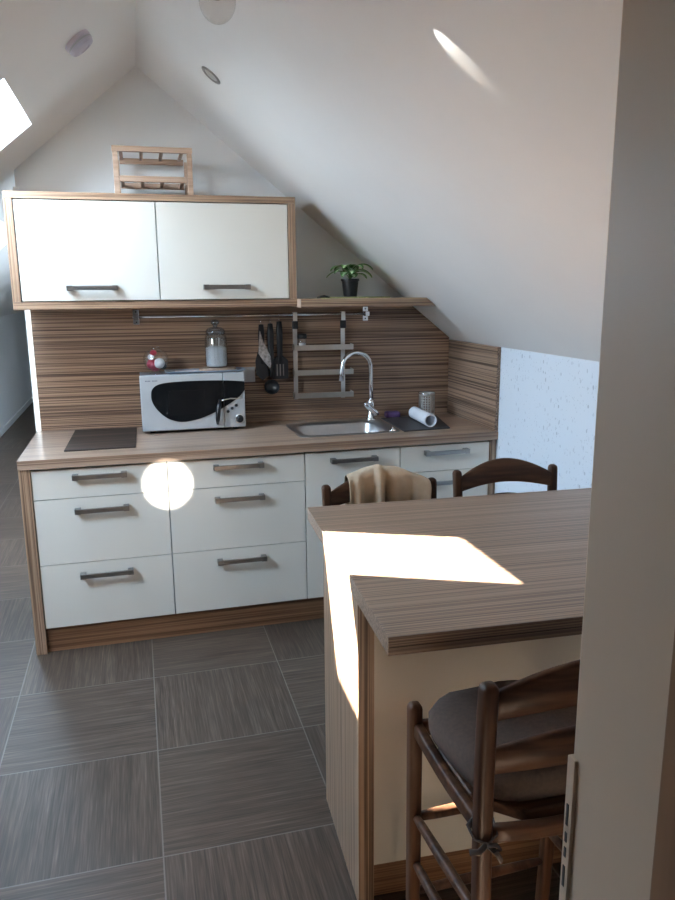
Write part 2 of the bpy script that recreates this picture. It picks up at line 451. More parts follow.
# skylights: frame ring near the outer face + pane
def skylight(idx, w, fr_in, eL=eL, nL=nL):
    s0, s1, a, b = w; f0, f1, fa, fb = fr_in
    O = Vector((RX, 0, RZ)) + nL*(TH-.07)
    bm = bmesh.new()
    grid_slab(bm, [s0, s0+f0, s1-f1, s1], [a, a+fa, b-fb, b], [(s0+f0, s1-f1, a+fa, b-fb)], O, eL, ey, nL, .07)
    r = struct(new_obj('window_%d' % idx, bm, M['trimw']))  # window_3 and window_4 are added unseen skylights for fill light
    bm = bmesh.new()
    grid_slab(bm, [s0+f0-.004, s1-f1+.004], [a+fa-.004, b-fb+.004], [], O+nL*.045, eL, ey, nL, .004)
    new_obj('pane', bm, M['pane'], r)
    # portal just inside the pane
    L = bpy.data.lights.new('sky_portal', 'AREA'); L.shape = 'RECTANGLE'
    L.size = s1-s0-f0-f1; L.size_y = b-a-fa-fb
    L.cycles.is_portal = True
    o = bpy.data.objects.new('sky_portal', L); COL.objects.link(o)
    c = O + nL*.04 + eL*((s0+f0+s1-f1)/2) + ey*((a+fa+b-fb)/2)
    o.matrix_world = Matrix.Translation(c) @ Matrix((( eL.x, 0, nL.x), (0, 1, 0), (eL.z, 0, nL.z))).to_4x4()
skylight(1, WIN[0], (.032, .09, .05, .155))
skylight(2, WIN[1], (.05, .05, .05, .05))
skylight(3, WIN[2], (.05, .05, .05, .05))  # unseen skylight, added to light the drawer fronts
skylight(4, FILL_WINR, (.05, .05, .05, .05), eR, nR)  # also added, hidden behind the partition, brightens the passage wall

# ------------------------------------------------------------------ kitchen run
H = .90
CA = [(.047, .6205), (.6215, 1.2535), (1.2545, 1.7285), (1.7295, 2.204)]
G = .0016
def handle(parent, xc, z, y=.02, w=.23, name='handle'):
    bm = bmesh.new()
    box(bm, xc-w/2, xc+w/2, y-.036, y-.026, z-.010, z+.010, .0015)
    for s in (-1, 1):
        xa = xc + s*(w/2-.0125)
        box(bm, xa-.0125, xa+.0125, y-.038, y, z-.0115, z+.0115, .0015)
    h = new_obj(name, bm, M['handle'], parent)
    return h
def front(parent, name, x0, x1, z0, z1, y=.02, th=.019):
    bm = bmesh.new(); box(bm, x0+G, x1-G, y, y+th, z0+G, z1-G, .0012)
    return new_obj(name, bm, M['white_front'], parent)
ZR = [(.118, .416), (.416, .716), (.716, .850)]
def drawer_unit(c, label, xc=None):
    t = thing('drawer_cabinet', label, 'cabinet', (0, 0, 0), 0, 'white drawer base cabinets')
    t.location = ((c[0]+c[1])/2, .02, 0)
    inv = Matrix.Translation((-(c[0]+c[1])/2, -.02, 0))
    def P(o): o.matrix_parent_inverse = inv; return o
    bm = bmesh.new(); box(bm, c[0]+.001, c[1]-.001, .042, .56, .118, .858)
    P(new_obj('carcass', bm, M['carcass'], t))
    xm = (c[0]+c[1])/2 if xc is None else xc
    for (z0, z1), hz in zip(ZR, (.360, .661, .814)):
        d = P(front(t, 'drawer', c[0], c[1], z0, z1)); handle(d, xm, hz)
    return t
drawer_unit(CA[0], 'white three-drawer base cabinet at the left end of the kitchen run', .331)
drawer_unit(CA[1], 'white three-drawer base cabinet second from left, below the right half of the microwave', .94)
drawer_unit(CA[3], 'white drawer base cabinet at the right end of the run, under the dark drying mat', 1.967)
c = CA[2]
t = thing('sink_cabinet', 'white base cabinet under the sink with one tall door', 'cabinet', ((c[0]+c[1])/2, .02, 0))
inv = Matrix.Translation((-(c[0]+c[1])/2, -.02, 0))
bm = bmesh.new(); box(bm, c[0]+.001, c[1]-.001, .042, .56, .118, .70)
new_obj('carcass', bm, M['carcass'], t).matrix_parent_inverse = inv
d = front(t, 'door', c[0], c[1], .118, .850); d.matrix_parent_inverse = inv
handle(d, 1.492, .808)
# end panels, plinth
bm = bmesh.new(); box(bm, .0, .0455, .012, .57, 0, .8595, .001)
tag(new_obj('end_panel', bm, M['lam_z']), 'thick striped wood laminate panel closing the left end of the kitchen run', 'panel')
bm = bmesh.new(); box(bm, 2.206, 2.237, .012, .57, 0, .8595, .001)
tag(new_obj('end_panel', bm, M['lam_z']), 'narrow brown laminate panel between the last drawers and the wallpapered wall', 'panel')
bm = bmesh.new(); box(bm, .0465, 2.205, .034, .052, 0, .115, .001)
tag(new_obj('plinth', bm, M['plinth']), 'brown wood plinth along the floor below the white drawers', 'plinth')
# worktop with the basin cut-out
bm = bmesh.new()
ox = [(0, 0), (KX-.0005, 0), (KX-.0005, yb(KX)-.0008), (0, yb(0)-.0008)]
HX0, HX1, HY0, HY1 = 1.288, 1.724, .160, .470
hx = [(HX0, HY0), (HX1, HY0), (HX1, HY1), (HX0, HY1)]
rings = {}
for k, z in (('b', H-.04), ('t', H)):
    rings['o'+k] = [bm.verts.new((x, y, z)) for x, y in ox]; rings['i'+k] = [bm.verts.new((x, y, z)) for x, y in hx]
for i in range(4):
    j = (i+1) % 4
    for k in 'tb': bm.faces.new((rings['o'+k][i], rings['o'+k][j], rings['i'+k][j], rings['i'+k][i]))
    bm.faces.new((rings['ob'][i], rings['ob'][j], rings['ot'][j], rings['ot'][i]))
    bm.faces.new((rings['ib'][i], rings['ib'][j], rings['it'][j], rings['it'][i]))
tag(new_obj('worktop', bm, M['lam_top']), 'long striped wood laminate worktop of the kitchen run with the sink set in it', 'worktop')
# splashback (cut to the slope) and side splash
def slope_z(x): return RZ - (x-RX)*(RZ-KZ)/(KX-RX)
SPT = .012
bm = bmesh.new()
xs1 = KX-.022
ztop = 1.5225
xk = RX + (RZ-.004-ztop)/((RZ-KZ)/(KX-RX))
sp_pts = [(.022, H+.001), (xs1, H+.001), (xs1, slope_z(xs1)-.004), (xk, ztop), (.022, ztop)]
A = [bm.verts.new((x, yb(x)-SPT, z)) for x, z in sp_pts]; B = [bm.verts.new((x, yb(x)-.0005, z)) for x, z in sp_pts]
bm.faces.new(A); bm.faces.new(B[::-1])
for i in range(5): bm.faces.new((A[i], B[i], B[(i+1) % 5], A[(i+1) % 5]))
tag(new_obj('splashback', bm, M['lam_splash']), 'brown striped laminate splashback panel on the wall behind the microwave and tap', 'splashback')
bm = bmesh.new(); box(bm, KX-.02, KX-.001, .002, yb(KX)-.003, H+.001, KZ, .0008)
tag(new_obj('side_splashback', bm, M['lam_side']), 'short striped laminate panel on the right knee wall at the end of the worktop', 'splashback')

# wall cabinet
CY = .33; cx0, cx1, cz0, cz1 = 0.0, 1.297, 1.523, 2.034
t = thing('wall_cabinet', 'wide white two-door wall cabinet in a thick striped wood surround', 'cabinet', (0, 0, 0))
t.location = (.65, CY, cz0); inv = Matrix.Translation((-.65, -CY, -cz0))
bm = bmesh.new()
yw = yb(1.3)-.006
box(bm, cx0, cx1, CY, yw, cz0, cz0+.035, .0008)
new_obj('surround_board', bm, M['lam_x'], t).matrix_parent_inverse = inv
bm = bmesh.new(); box(bm, cx0, cx1, CY, yw, cz1-.030, cz1, .0008)
new_obj('surround_board', bm, M['lam_x'], t).matrix_parent_inverse = inv
for xa in (cx0, cx1-.036):
    bm = bmesh.new(); box(bm, xa, xa+.036, CY, yw, cz0+.0355, cz1-.0305, .0008)
    new_obj('surround_side', bm, M['lam_z'], t).matrix_parent_inverse = inv
bm = bmesh.new(); box(bm, cx0+.038, cx1-.038, CY+.03, yw, cz0+.037, cz1-.032)
new_obj('carcass', bm, M['carcass'], t).matrix_parent_inverse = inv
for x0, x1, hx_ in ((cx0+.038, .643, .345), (.645, cx1-.038, .956)):
    d = front(t, 'door', x0, x1, 1.560, cz1-.033, CY+.004, .018); d.matrix_parent_inverse = inv
    handle(d, hx_, 1.618, CY+.004, .222)
# shelf to the right of it
SY = .25
bm = bmesh.new()
def shx(z): return RX + (RZ-.004-z)/((RZ-KZ)/(KX-RX))
za, zb_ = 1.517, 1.558
prism(bm, [(1.3, za), (shx(za)-.0, za), (shx(zb_), zb_), (1.3, zb_)], 'y', SY, yb(2.0)-.006, mi=0)
sh = tag(new_obj('wall_shelf', bm, M['lam_x']), 'striped wood shelf running from the wall cabinet to the sloping ceiling', 'shelf')
bm = bmesh.new(); box(bm, 1.2978, 1.2998, SY, CY-.002, za, zb_)
e_ = new_obj('edge_band', bm, plain('edge_band', (.52, .38, .29), .5), sh); e_['label'] = 'pale pinkish edge band'

# ------------------------------------------------------------------ hob, sink, tap
bm = bmesh.new()
hp = [(.178, .145), (.490, .142), (.496, .655), (.190, .665)]
prism(bm, hp, 'z', H+.0005, H+.007, .0015)
tag(new_obj('hob_cover', bm, M['hob']), 'flat dark brown board with painted-in reflected stripes lying on the worktop left of the microwave', 'board')

t = thing('kitchen_sink', 'rounded stainless steel sink basin set in the worktop', 'sink', (1.52, .34, H))
def rr(w, d, r, cx, cy, n=6): return [(cx+x, cy+y) for x, y in rrect(w, d, r, n)]
bm = bmesh.new()
secs = [rr(.262, .206, .05, 0, 0), rr(.262, .206, .05, 0, 0), rr(.255, .199, .045, 0, 0), rr(.214, .150, .06, -.014, -.026),
        rr(.208, .144, .06, -.014, -.026), rr(.203, .139, .06, -.014, -.026), rr(.185, .122, .05, -.014, -.026), rr(.03, .03, .029, -.014, -.026)]
zz = [.0006, .003, .0045, .0035, -.004, -.13, -.15, -.153]
loft(bm, [[(x, y, z) for x, y in s] for s, z in zip(secs, zz)], caps=False)
basin = smooth_angle(new_obj('basin', bm, plain('basin_steel', (.46, .455, .45), .36, 1, vs=12), t), 50)
bm = bmesh.new(); lathe(bm, [(0, .001), (.028, .001), (.032, -.0005), (.03, -.003)], 24, Matrix.Translation((-.014, -.026, -.150)))
new_obj('drain', bm, M['chrome'], t, True)

FX, FY = 1.738, .50
t = thing('kitchen_tap', 'chrome swan-neck tap with side lever standing behind the sink basin', 'tap', (1.733, .507, H+.004))
bm = bmesh.new(); lathe(bm, [(0, 0), (.027, 0), (.028, .004), (.024, .010), (.0185, .014), (.0185, .085), (.0195, .09), (.0195, .105), (.013, .112), (0, .112)], 28, Matrix.Translation((0, 0, .0006)))
new_obj('tap_body', bm, M['chrome'], t, True)
bm = bmesh.new(); pts = [(0, 0, .10), (0, 0, .2), (0, 0, .27)]
R_ = .082
for i in range(1, 17):
    a = PI*i/16*.96
    pts.append((-R_+R_*math.cos(a), -.012*i/16, .285+R_*math.sin(a)*1.02))
lp = Vector(pts[-1]); pts += [tuple(lp+Vector((-.004, -.002, -.03))), tuple(lp+Vector((-.008, -.003, -.075)))]
tube(bm, pts, [.0128]*(len(pts)-2)+[.0128, .0135], 16)
new_obj('spout', bm, M['chrome'], t, True)
bm = bmesh.new(); tube(bm, [(-.045, -.035, .098), (-.02, -.024, .078), (.018, -.02, .042), (.032, -.018, .03)], [.0125, .017, .019, .012], 18)
new_obj('lever', bm, M['chrome'], t, True)

# drying mat
bm = bmesh.new(); prism(bm, [(1.790, .135), (2.045, .150), (2.125, .530), (1.800, .535)], 'z', H+.0005, H+.007, .002)
mt = tag(new_obj('drying_mat', bm, M['mat_dark']), 'dark grey drying mat on the worktop right of the sink', 'mat')
# white roll
def roll():
    a, b = Vector((1.965, .455, H+.007+.0335)), Vector((1.952, .185, H+.007+.0335))
    d = (b-a).normalized(); bm = bmesh.new()
    up = Vector((0, 0, 1)); s = d.cross(up).normalized(); n = 28
    secs = []
    for c, r in ((a, .033), (b, .033), (b, .028), (a, .028)):
        secs.append([c + s*r*math.cos(2*PI*i/n)+up*r*math.sin(2*PI*i/n) for i in range(n)])
    secs.append(secs[0])
    loft(bm, secs, caps=False); bmesh.ops.remove_doubles(bm, verts=bm.verts[:], dist=1e-5)
    return smooth_angle(new_obj('paper_roll', bm, M['paper']), 50)
tag(roll(), 'white hollow roll lying on the drying mat', 'roll')
# cutlery holder, perforated steel
def holder():
    bm = bmesh.new(); R, Ht, nc, nr = .044, .135, 60, 30
    b2 = bmesh.new(); vs = {}
    def v(i, j):
        i %= nc*1
        if (i, j) not in vs: vs[(i, j)] = b2.verts.new((R*math.cos(2*PI*i/nc), R*math.sin(2*PI*i/nc), Ht*j/nr))
        return vs[(i, j)]
    for i in range(nc):
        for j in range(nr):
            hole = (i % 3 != 0) and (j % 3 != 0) and 3 < j < 27 and (i // 3) % 5 != 0
            if not hole: b2.faces.new((v(i, j), v(i+1, j), v(i+1, j+1), v(i, j+1)))
    f0 = b2.faces.new([v(i, 0) for i in range(nc)][::-1])
    merge(bm, b2)
    o = new_obj('cutlery_holder', bm, M['steel'], None, True)
    md = o.modifiers.new('solid', 'SOLIDIFY'); md.thickness = .0014; md.offset = -1
    return o
ch = holder(); ch.location = (2.045, .475, H+.0075)
tag(ch, 'perforated stainless steel cutlery holder standing behind the white roll', 'cutlery holder')
bm = bmesh.new(); lathe(bm, [(.0445, .131), (.0465, .133), (.0465, .137), (.0438, .137)], 48); new_obj('rim', bm, M['chrome'], ch, True)
# sponge
bm = bmesh.new(); box(bm, -.040, .040, -.028, .028, 0, .034, .009, 3)
s_ = new_obj('sponge', bm, M['purple'], None, True); s_.location = (1.875, .560, H+.001)
tag(s_, 'small purple sponge on the worktop between the tap and the cutlery holder', 'sponge')
# steel sink plug near mat corner
bm = bmesh.new(); lathe(bm, [(0, 0), (.016, 0), (.018, .004), (.014, .010), (.006, .013), (.006, .020), (0, .021)], 24)
s_ = new_obj('sink_plug', bm, M['chrome'], None, True); s_.location = (1.735, .155, H+.005)
tag(s_, 'small shiny metal sink plug at the front right corner of the basin', 'plug')

# ------------------------------------------------------------------ rail and things hanging on it
RAZ = 1.472
def yr(x, off): return yb(x) - SPT - off
t = thing('wall_rail', 'long slim metal utensil rail on the splashback below the cabinet', 'rail', (1.13, yr(1.13, 0), RAZ))
inv = Matrix.Translation((-1.13, -yr(1.13, 0), -RAZ))
bm = bmesh.new(); tube(bm, [(.512, yr(.512, .032), RAZ), (1.13, yr(1.13, .032), RAZ), (1.745, yr(1.745, .032), RAZ)], .0065, 12)
new_obj('bar', bm, M['chrome'], t, True).matrix_parent_inverse = inv
for x in (.529, 1.735):
    bm = bmesh.new()
    box(bm, x-.015, x+.015, yr(x, .004), yr(x, 0), RAZ-.038, RAZ+.038, .001)
    box(bm, x-.012, x+.012, yr(x, .044), yr(x, .004), RAZ-.013, RAZ+.013, .002)
    b_ = new_obj('bracket', bm, M['chrome'], t); b_.matrix_parent_inverse = inv
    for dz in (-.026, .026):
        bm = bmesh.new(); lathe(bm, [(0, 0), (.0035, 0), (.004, .002), (0, .003)], 12, Matrix.Translation((x, yr(x, .004), RAZ+dz)) @ Matrix.Rotation(PI/2, 4, 'X'))
        new_obj('screw', bm, M['black'], b_, True)
# hanging rack, three tiers
t = thing('hanging_rack', 'three-tier steel rack hanging from the rail left of the tap', 'rack', (1.48, yr(1.48, 0), 1.02))
inv = Matrix.Translation((-1.48, -yr(1.48, 0), -1.02))
for x in (1.342, 1.602):
    bm = bmesh.new()
    yf = yr(x, .036)
    box(bm, x-.0115, x+.0115, yr(x, .030), yr(x, .0265), 1.020, 1.398, .0006)
    box(bm, x-.0115, x+.0115, yr(x, .0445), yr(x, .0405), 1.398, 1.486, .0006)
    box(bm, x-.0115, x+.0115, yr(x, .0445), yr(x, .0225), 1.482, 1.486, .0006)
    u_ = new_obj('upright', bm, M['steel'], t); u_.matrix_parent_inverse = inv
    bm = bmesh.new(); box(bm, x-.014, x+.014, yr(x, .048), yr(x, .024), 1.398, 1.440, .002)
    new_obj('clip', bm, M['black'], u_)
for z in (1.300, 1.168, 1.046):
    bm = bmesh.new(); rot = -.06
    Mx = Matrix.Translation((1.485, yr(1.485, .030), z)) @ Matrix.Rotation(rot, 4, 'Z')
    box(bm, -.160, .160, -.072, -.069, -.012, .016, .0008, M=Mx)      # front lip
    box(bm, -.160, .160, -.072, -.003, -.012, -.0095, .0005, M=Mx)    # floor
    box(bm, -.160, -.157, -.072, -.003, -.012, .016, .0005, M=Mx)
    box(bm, .157, .160, -.072, -.003, -.012, .016, .0005, M=Mx)
    new_obj('tier', bm, M['steel'], t).matrix_parent_inverse = inv
# spice jar on the top tier
jx = 1.372; jy = yr(jx, .066); jz = 1.291
t = thing('spice_jar', 'small glass jar with a dark lid on the top tier of the hanging rack', 'jar', (jx, jy, jz))
bm = bmesh.new(); lathe(bm, [(0, .0), (.021, 0), (.023, .004), (.023, .050), (.019, .058), (.019, .062)], 28)
new_obj('jar_body', bm, M['jar'], t, True)
bm = bmesh.new(); lathe(bm, [(0, .003), (.019, .003), (.0195, .034), (0, .036)], 20); new_obj('contents', bm, M['salt'], t, True)
bm = bmesh.new(); lathe(bm, [(.0235, .058), (.025, .060), (.025, .078), (.022, .083), (0, .084)], 28)
new_obj('lid', bm, M['nylon'], t, True)

# kitchen utensils
def hook(bm, x, y, z0):
    tube(bm, [(x, y-.004, z0), (x, y-.006, z0+.022), (x, yr(x, .024)*1, RAZ+.010), (x, yr(x, .041), RAZ+.010), (x, yr(x, .047), RAZ-.004)][:4], .0016, 6)
def utensil(name, label, x, off, zt, zbot, kind):
    y = yr(x, off)
    t = thing(name, label, 'utensil', (x, y, zbot), 0, 'black utensils hanging on the rail')
    bm = bmesh.new()
    tube(bm, [(0, 0, zt-zbot), (0, 0, zt-zbot-.05), (0, 0, (zt-zbot)*.45), (0, -.002, .085)], [.013, .0175, .015, .008], 12, flat=(1, .55), up=(1, 0, 0))
    new_obj('grip', bm, M['nylon'], t, True)
    bm = bmesh.new()
    if kind == 'ladle':
        prof = []
        for i in range(9):
            a = PI/2*i/8; prof.append((.041*math.sin(a), -.030*math.cos(a)))
        prof += [(.039, .001)] + [(.038*math.sin(PI/2*(8-i)/8), -.027*math.cos(PI/2*(8-i)/8)) for i in range(9)]
        lathe(bm, prof, 28, Matrix.Translation((0, -.006, .036)) @ Matrix.Rotation(math.radians(62), 4, 'X'))
    elif kind == 'turner':
        w = .043
        outl = [(-.008, .13), (-w, .10), (-w, .0), (w, .0), (w, .10), (.008, .13)]
        prism(bm, outl, 'y', -.004, 0, .0008)
    elif kind == 'blade':
        outl = [(-.010, .19), (-.036, .10), (-.034, .03), (0, -.005), (.034, .02), (.028, .11), (.010, .19)]
        prism(bm, outl, 'y', -.004, 0, .0008)
    h_ = new_obj('head', bm, M['nylon'], t, kind == 'ladle')
    if kind == 'turner':
        for k in (-1, 0, 1):
            bm = bmesh.new(); box(bm, k*.017-.003, k*.017+.003, -.0047, -.0038, .018, .080, .0002); new_obj('slot', bm, M['handle'], h_)
    bm = bmesh.new(); tube(bm, [(0, 0, zt-zbot-.004), (0, .002, zt-zbot+.012), (0, .006, RAZ-zbot+.002), (0, off-.024, RAZ-zbot+.0085), (0, off-.040, RAZ-zbot+.003)], .0015, 6)
    new_obj('hook', bm, M['chrome'], t, True)
    return t
utensil('spatula', 'black kitchen spatula with broad blade, leftmost of those on the rail', 1.160, .046, 1.425, 1.135, 'blade')
utensil('ladle', 'black ladle hanging lowest between the two black spatulas on the rail', 1.205, .064, 1.43, 1.062, 'ladle')
utensil('slotted_turner', 'black slotted turner, rightmost of the utensils on the rail beside the rack', 1.256, .042, 1.44, 1.135, 'turner')
# grey pot holder between
bm = bmesh.new()
prism(bm, [(-.012, .0), (.004, -.055), (.026, -.10), (.050, -.155), (.038, -.20), (.008, -.165), (-.022, -.12), (-.018, -.06)], 'y', -.006, .0, .0015)
s_ = new_obj('pot_holder', bm, plain('grey_quilt', (.42, .38, .35), .85, vs=60, vary=.3)); s_.location = (1.160, yr(1.17, .068), 1.395)
tag(s_, 'light grey patterned cloth pot holder hanging in front of the left spatula', 'pot holder')

# wall socket strip right of the microwave
bm = bmesh.new(); xq = 1.085
Mx = Matrix.Translation((xq, yr(xq, 0), 1.160)) @ Matrix.Rotation(-.06, 4, 'Z')
box(bm, -.075, .042, -.012, 0, -.040, .040, .003, M=Mx)
so = tag(new_obj('wall_socket', bm, M['grey_plastic']), 'grey double wall socket on the splashback behind the right corner of the microwave', 'socket')
for dx in (-.045, .014):
    bm = bmesh.new(); lathe(bm, [(.020, .0), (.020, -.001), (.0185, -.0015), (.0175, 0)], 24, Mx @ Matrix.Translation((dx, -.0121, 0)) @ Matrix.Rotation(-PI/2, 4, 'X'))
    new_obj('socket_ring', bm, M['silver'], so, True)

# ------------------------------------------------------------------ microwave
MX0, MX1, MY, MZ0, MZ1 = .525, 1.041, .45, .914, 1.196
t = thing('microwave_oven', 'silver microwave oven with a black oval window on the worktop', 'microwave', ((MX0+MX1)/2, MY, H))
inv = Matrix.Translation((-(MX0+MX1)/2, -MY, -H))
def mp(name, bm, mat, smooth=False, parent=None):
    o = new_obj(name, bm, mat, parent or t, smooth)
    if parent is None: o.matrix_parent_inverse = inv
    return o
bm = bmesh.new(); box(bm, MX0+.004, MX1-.004, MY+.022, .655, MZ0, MZ1-.003, .003)
mp('housing', bm, plain('housing_grey', (.22, .22, .24), .35, .2))
bm = bmesh.new(); box(bm, MX0, .9325, MY, MY+.021, MZ0+.001, MZ1, .006, 3)
door = mp('oven_door', bm, M['silver'], False)
bm = bmesh.new(); box(bm, .9340, MX1, MY+.001, MY+.021, MZ0+.001, MZ1, .005, 3)
panel = mp('control_panel', bm, M['silver'])
def smoothpoly(pts, n=3):
    for _ in range(n):
        q = []
        for i in range(len(pts)):
            a, b = pts[i], pts[(i+1) % len(pts)]
            q += [(a[0]*.75+b[0]*.25, a[1]*.75+b[1]*.25), (a[0]*.25+b[0]*.75, a[1]*.25+b[1]*.75)]
        pts = q
    return pts
raw = [(0.575,1.093),(0.58,1.128),(0.612,1.152),(0.683,1.160),(0.806,1.162),(0.93,1.159),(1.0405,1.150),(1.0405,1.146),(1.0405,1.110),(1.0405,1.104),(1.015,1.073),(0.954,1.032),(0.885,0.996),(0.816,0.969),(0.748,0.956),(0.7,0.957),(0.645,0.978),(0.601,1.022),(0.579,1.062)]
sm = smoothpoly(raw, 2)
def clipx(pts, x, keep_less):
    out = []
    for i in range(len(pts)):
        a, b = pts[i], pts[(i+1) % len(pts)]
        ia, ib = (a[0] <= x) == keep_less, (b[0] <= x) == keep_less
        if ia: out.append(a)
        if ia != ib:
            f = (x-a[0])/(b[0]-a[0]); out.append((x, a[1]+f*(b[1]-a[1])))
    return out
bm = bmesh.new(); prism(bm, clipx(sm, .9322, True), 'y', MY-.0025, MY+.004)
mp('window', bm, M['dark_glass'], parent=door)
bm = bmesh.new(); prism(bm, clipx(sm, .9343, False), 'y', MY-.0018, MY+.004)
mp('display', bm, M['dark_glass'], parent=panel)
# darker mesh field inside the window
bm = bmesh.new(); prism(bm, [(.66, .99), (.84, .995), (.84, 1.115), (.66, 1.115)], 'y', MY-.0032, MY-.0022)
mp('mesh_screen', bm, plain('mesh_screen', (.006, .0065, .0075), .3, spec=.06), parent=door)
bm = bmesh.new(); tube(bm, [(.914, MY-.004, 1.060), (.905, MY-.022, 1.03), (.899, MY-.028, 1.0), (.8965, MY-.022, .965), (.897, MY-.003, .938)], [.007, .011, .013, .011, .006], 12)
mp('door_handle', bm, M['black'], True, parent=door)
bm = bmesh.new(); tube(bm, [(.911, MY-.007, 1.054), (.935, MY-.012, 1.061), (.965, MY-.012, 1.066), (1.0, MY-.009, 1.063), (1.024, MY-.004, 1.072)], [.004, .003, .003, .003, .004], 8)
mp('trim_arc', bm, M['steel'], True, parent=panel)
for x, z in ((.952, .999), (.973, 1.014), (.994, 1.028)):
    bm = bmesh.new(); lathe(bm, [(0, .006), (.006, .006), (.008, .003), (.008, -.002)], 18, Matrix.Translation((x, MY, z)) @ Matrix.Rotation(PI/2, 4, 'X'))
    mp('button', bm, M['black'], True, parent=panel)
bm = bmesh.new(); lathe(bm, [(0, .016), (.014, .016), (.017, .012), (.019, 0), (.019, -.002)], 28, Matrix.Translation((1.011, MY, .957)) @ Matrix.Rotation(PI/2, 4, 'X'))
mp('dial', bm, M['black'], True, parent=panel)
bm = bmesh.new(); lathe(bm, [(.020, .0), (.0225, .002), (.0245, 0)], 28, Matrix.Translation((1.011, MY, .957)) @ Matrix.Rotation(PI/2, 4, 'X'))
mp('dial_ring', bm, M['steel'], True, parent=panel)
bm = bmesh.new()
for k in range(9):
    if k == 4: continue
    x = .552+k*.0066; box(bm, x, x+.0045, MY-.0006, MY+.001, 1.1645, 1.1705)
mp('brand_mark', bm, plain('mark_grey', (.16, .17, .20), .4), parent=door)
for x in (MX0+.05, MX1-.05):
    for y in (MY+.05, .61):
        bm = bmesh.new(); lathe(bm, [(0, 0), (.014, 0), (.016, .013), (0, .0135)], 16, Matrix.Translation((x, y, H+.0005)))
        mp('foot', bm, M['black'], True)
# things on top of the microwave
ZT = MZ1-.003
t = thing('serving_tray', 'shallow blue-grey tray lying on top of the microwave', 'tray', (.855, .565, ZT+.001))
bm = bmesh.new()
loft(bm, [[(x, y, z) for x, y in rrect(a, b, .02, 4)] for a, b, z in ((.185, .062, 0), (.200, .075, .0075), (.203, .078, .0075), (.203, .078, .0095), (.197, .073, .0095), (.182, .060, .003))])
new_obj('tray_body', bm, M['trayblue'], t)
bm = bmesh.new(); box(bm, -.150, .165, -.05, .05, .0035, .0050, .0004); s_ = new_obj('paper_liner', bm, M['paper'], t)
bm = bmesh.new(); lathe(bm, [(0, 0), (.092, 0), (.095, .003), (.095, .011), (.092, .014), (0, .014)], 40)
s_ = new_obj('coaster', bm, M['pine'], None, True); s_.location = (.920, .565, ZT+.0066); smooth_angle(s_)
s_.scale = (1, .62, 1)
tag(s_, 'round pale wooden board under the glass storage jar', 'board')
zc = ZT+.0212
t = thing('storage_jar', 'tall glass storage jar with glass lid and white contents on the microwave', 'jar', (.917, .568, zc))
bm = bmesh.new()
lathe(bm, [(0, 0), (.050, 0), (.056, .005), (.057, .012), (.057, .148), (.052, .162), (.044, .168), (.044, .174), (.041, .174), (.041, .166), (.050, .158), (.0545, .145), (.0545, .012), (.05, .004), (0, .004)], 40)
new_obj('jar_body', bm, M['jar'], t, True)
bm = bmesh.new(); lathe(bm, [(0, .006), (.050, .006), (.053, .012), (.053, .098), (.03, .108), (0, .110)], 32, Matrix.Identity(4)); new_obj('contents', bm, M['salt'], t, True)
bm = bmesh.new(); lathe(bm, [(.046, .168), (.050, .172), (.050, .186), (.040, .198), (.022, .204), (.012, .206), (.010, .212), (.020, .222), (.022, .230), (.015, .240), (0, .243)], 32)
new_obj('lid', bm, thin_glass('lid_glass', (.62, .68, .74), .22), t, True)
for i in range(7):
    a = i*.9; bm = bmesh.new(); rr_ = .012+.026*((i*37) % 10)/10
    tube(bm, [(rr_*math.cos(a), rr_*math.sin(a), .07), (rr_*1.25*math.cos(a+.2), rr_*1.25*math.sin(a+.2), .150)], .0022, 6)
    new_obj('wire_stick', bm, M['steel'], t, True)
# ornament: glass bowl with pink decoration
t = thing('glass_ornament', 'small round glass bowl with red and white decoration on the microwave, left of the jar', 'ornament', (.612, .545, ZT))
bm = bmesh.new()
pr = [(0, .0), (.028, .0), (.030, .004), (.014, .012)]
for i in range(1, 15):
    a = -PI/2 + PI*.93*i/14; pr.append((max(.0, .056*math.cos(a)), .066+.054*math.sin(a)))
pr.append((.020, .124)); pr.append((.024, .130))
lathe(bm, pr, 36); new_obj('bowl', bm, M['jar'], t, True)
for (x, y, z, r, m_) in ((-.018, 0, .045, .024, 'pink'), (.014, -.012, .050, .024, 'salt'), (-.005, .01, .036, .026, 'pink'), (-.010, -.014, .098, .015, 'pink'), (-.022, -.018, .080, .014, 'salt'), (.030, .006, .034, .016, 'nylon')):
    bm = bmesh.new(); bmesh.ops.create_uvsphere(bm, u_segments=18, v_segments=12, radius=r, matrix=Matrix.Translation((x, y, z)))
    new_obj('bauble', bm, M[m_], t, True)
t.scale = (1.12, 1.12, 1.08)

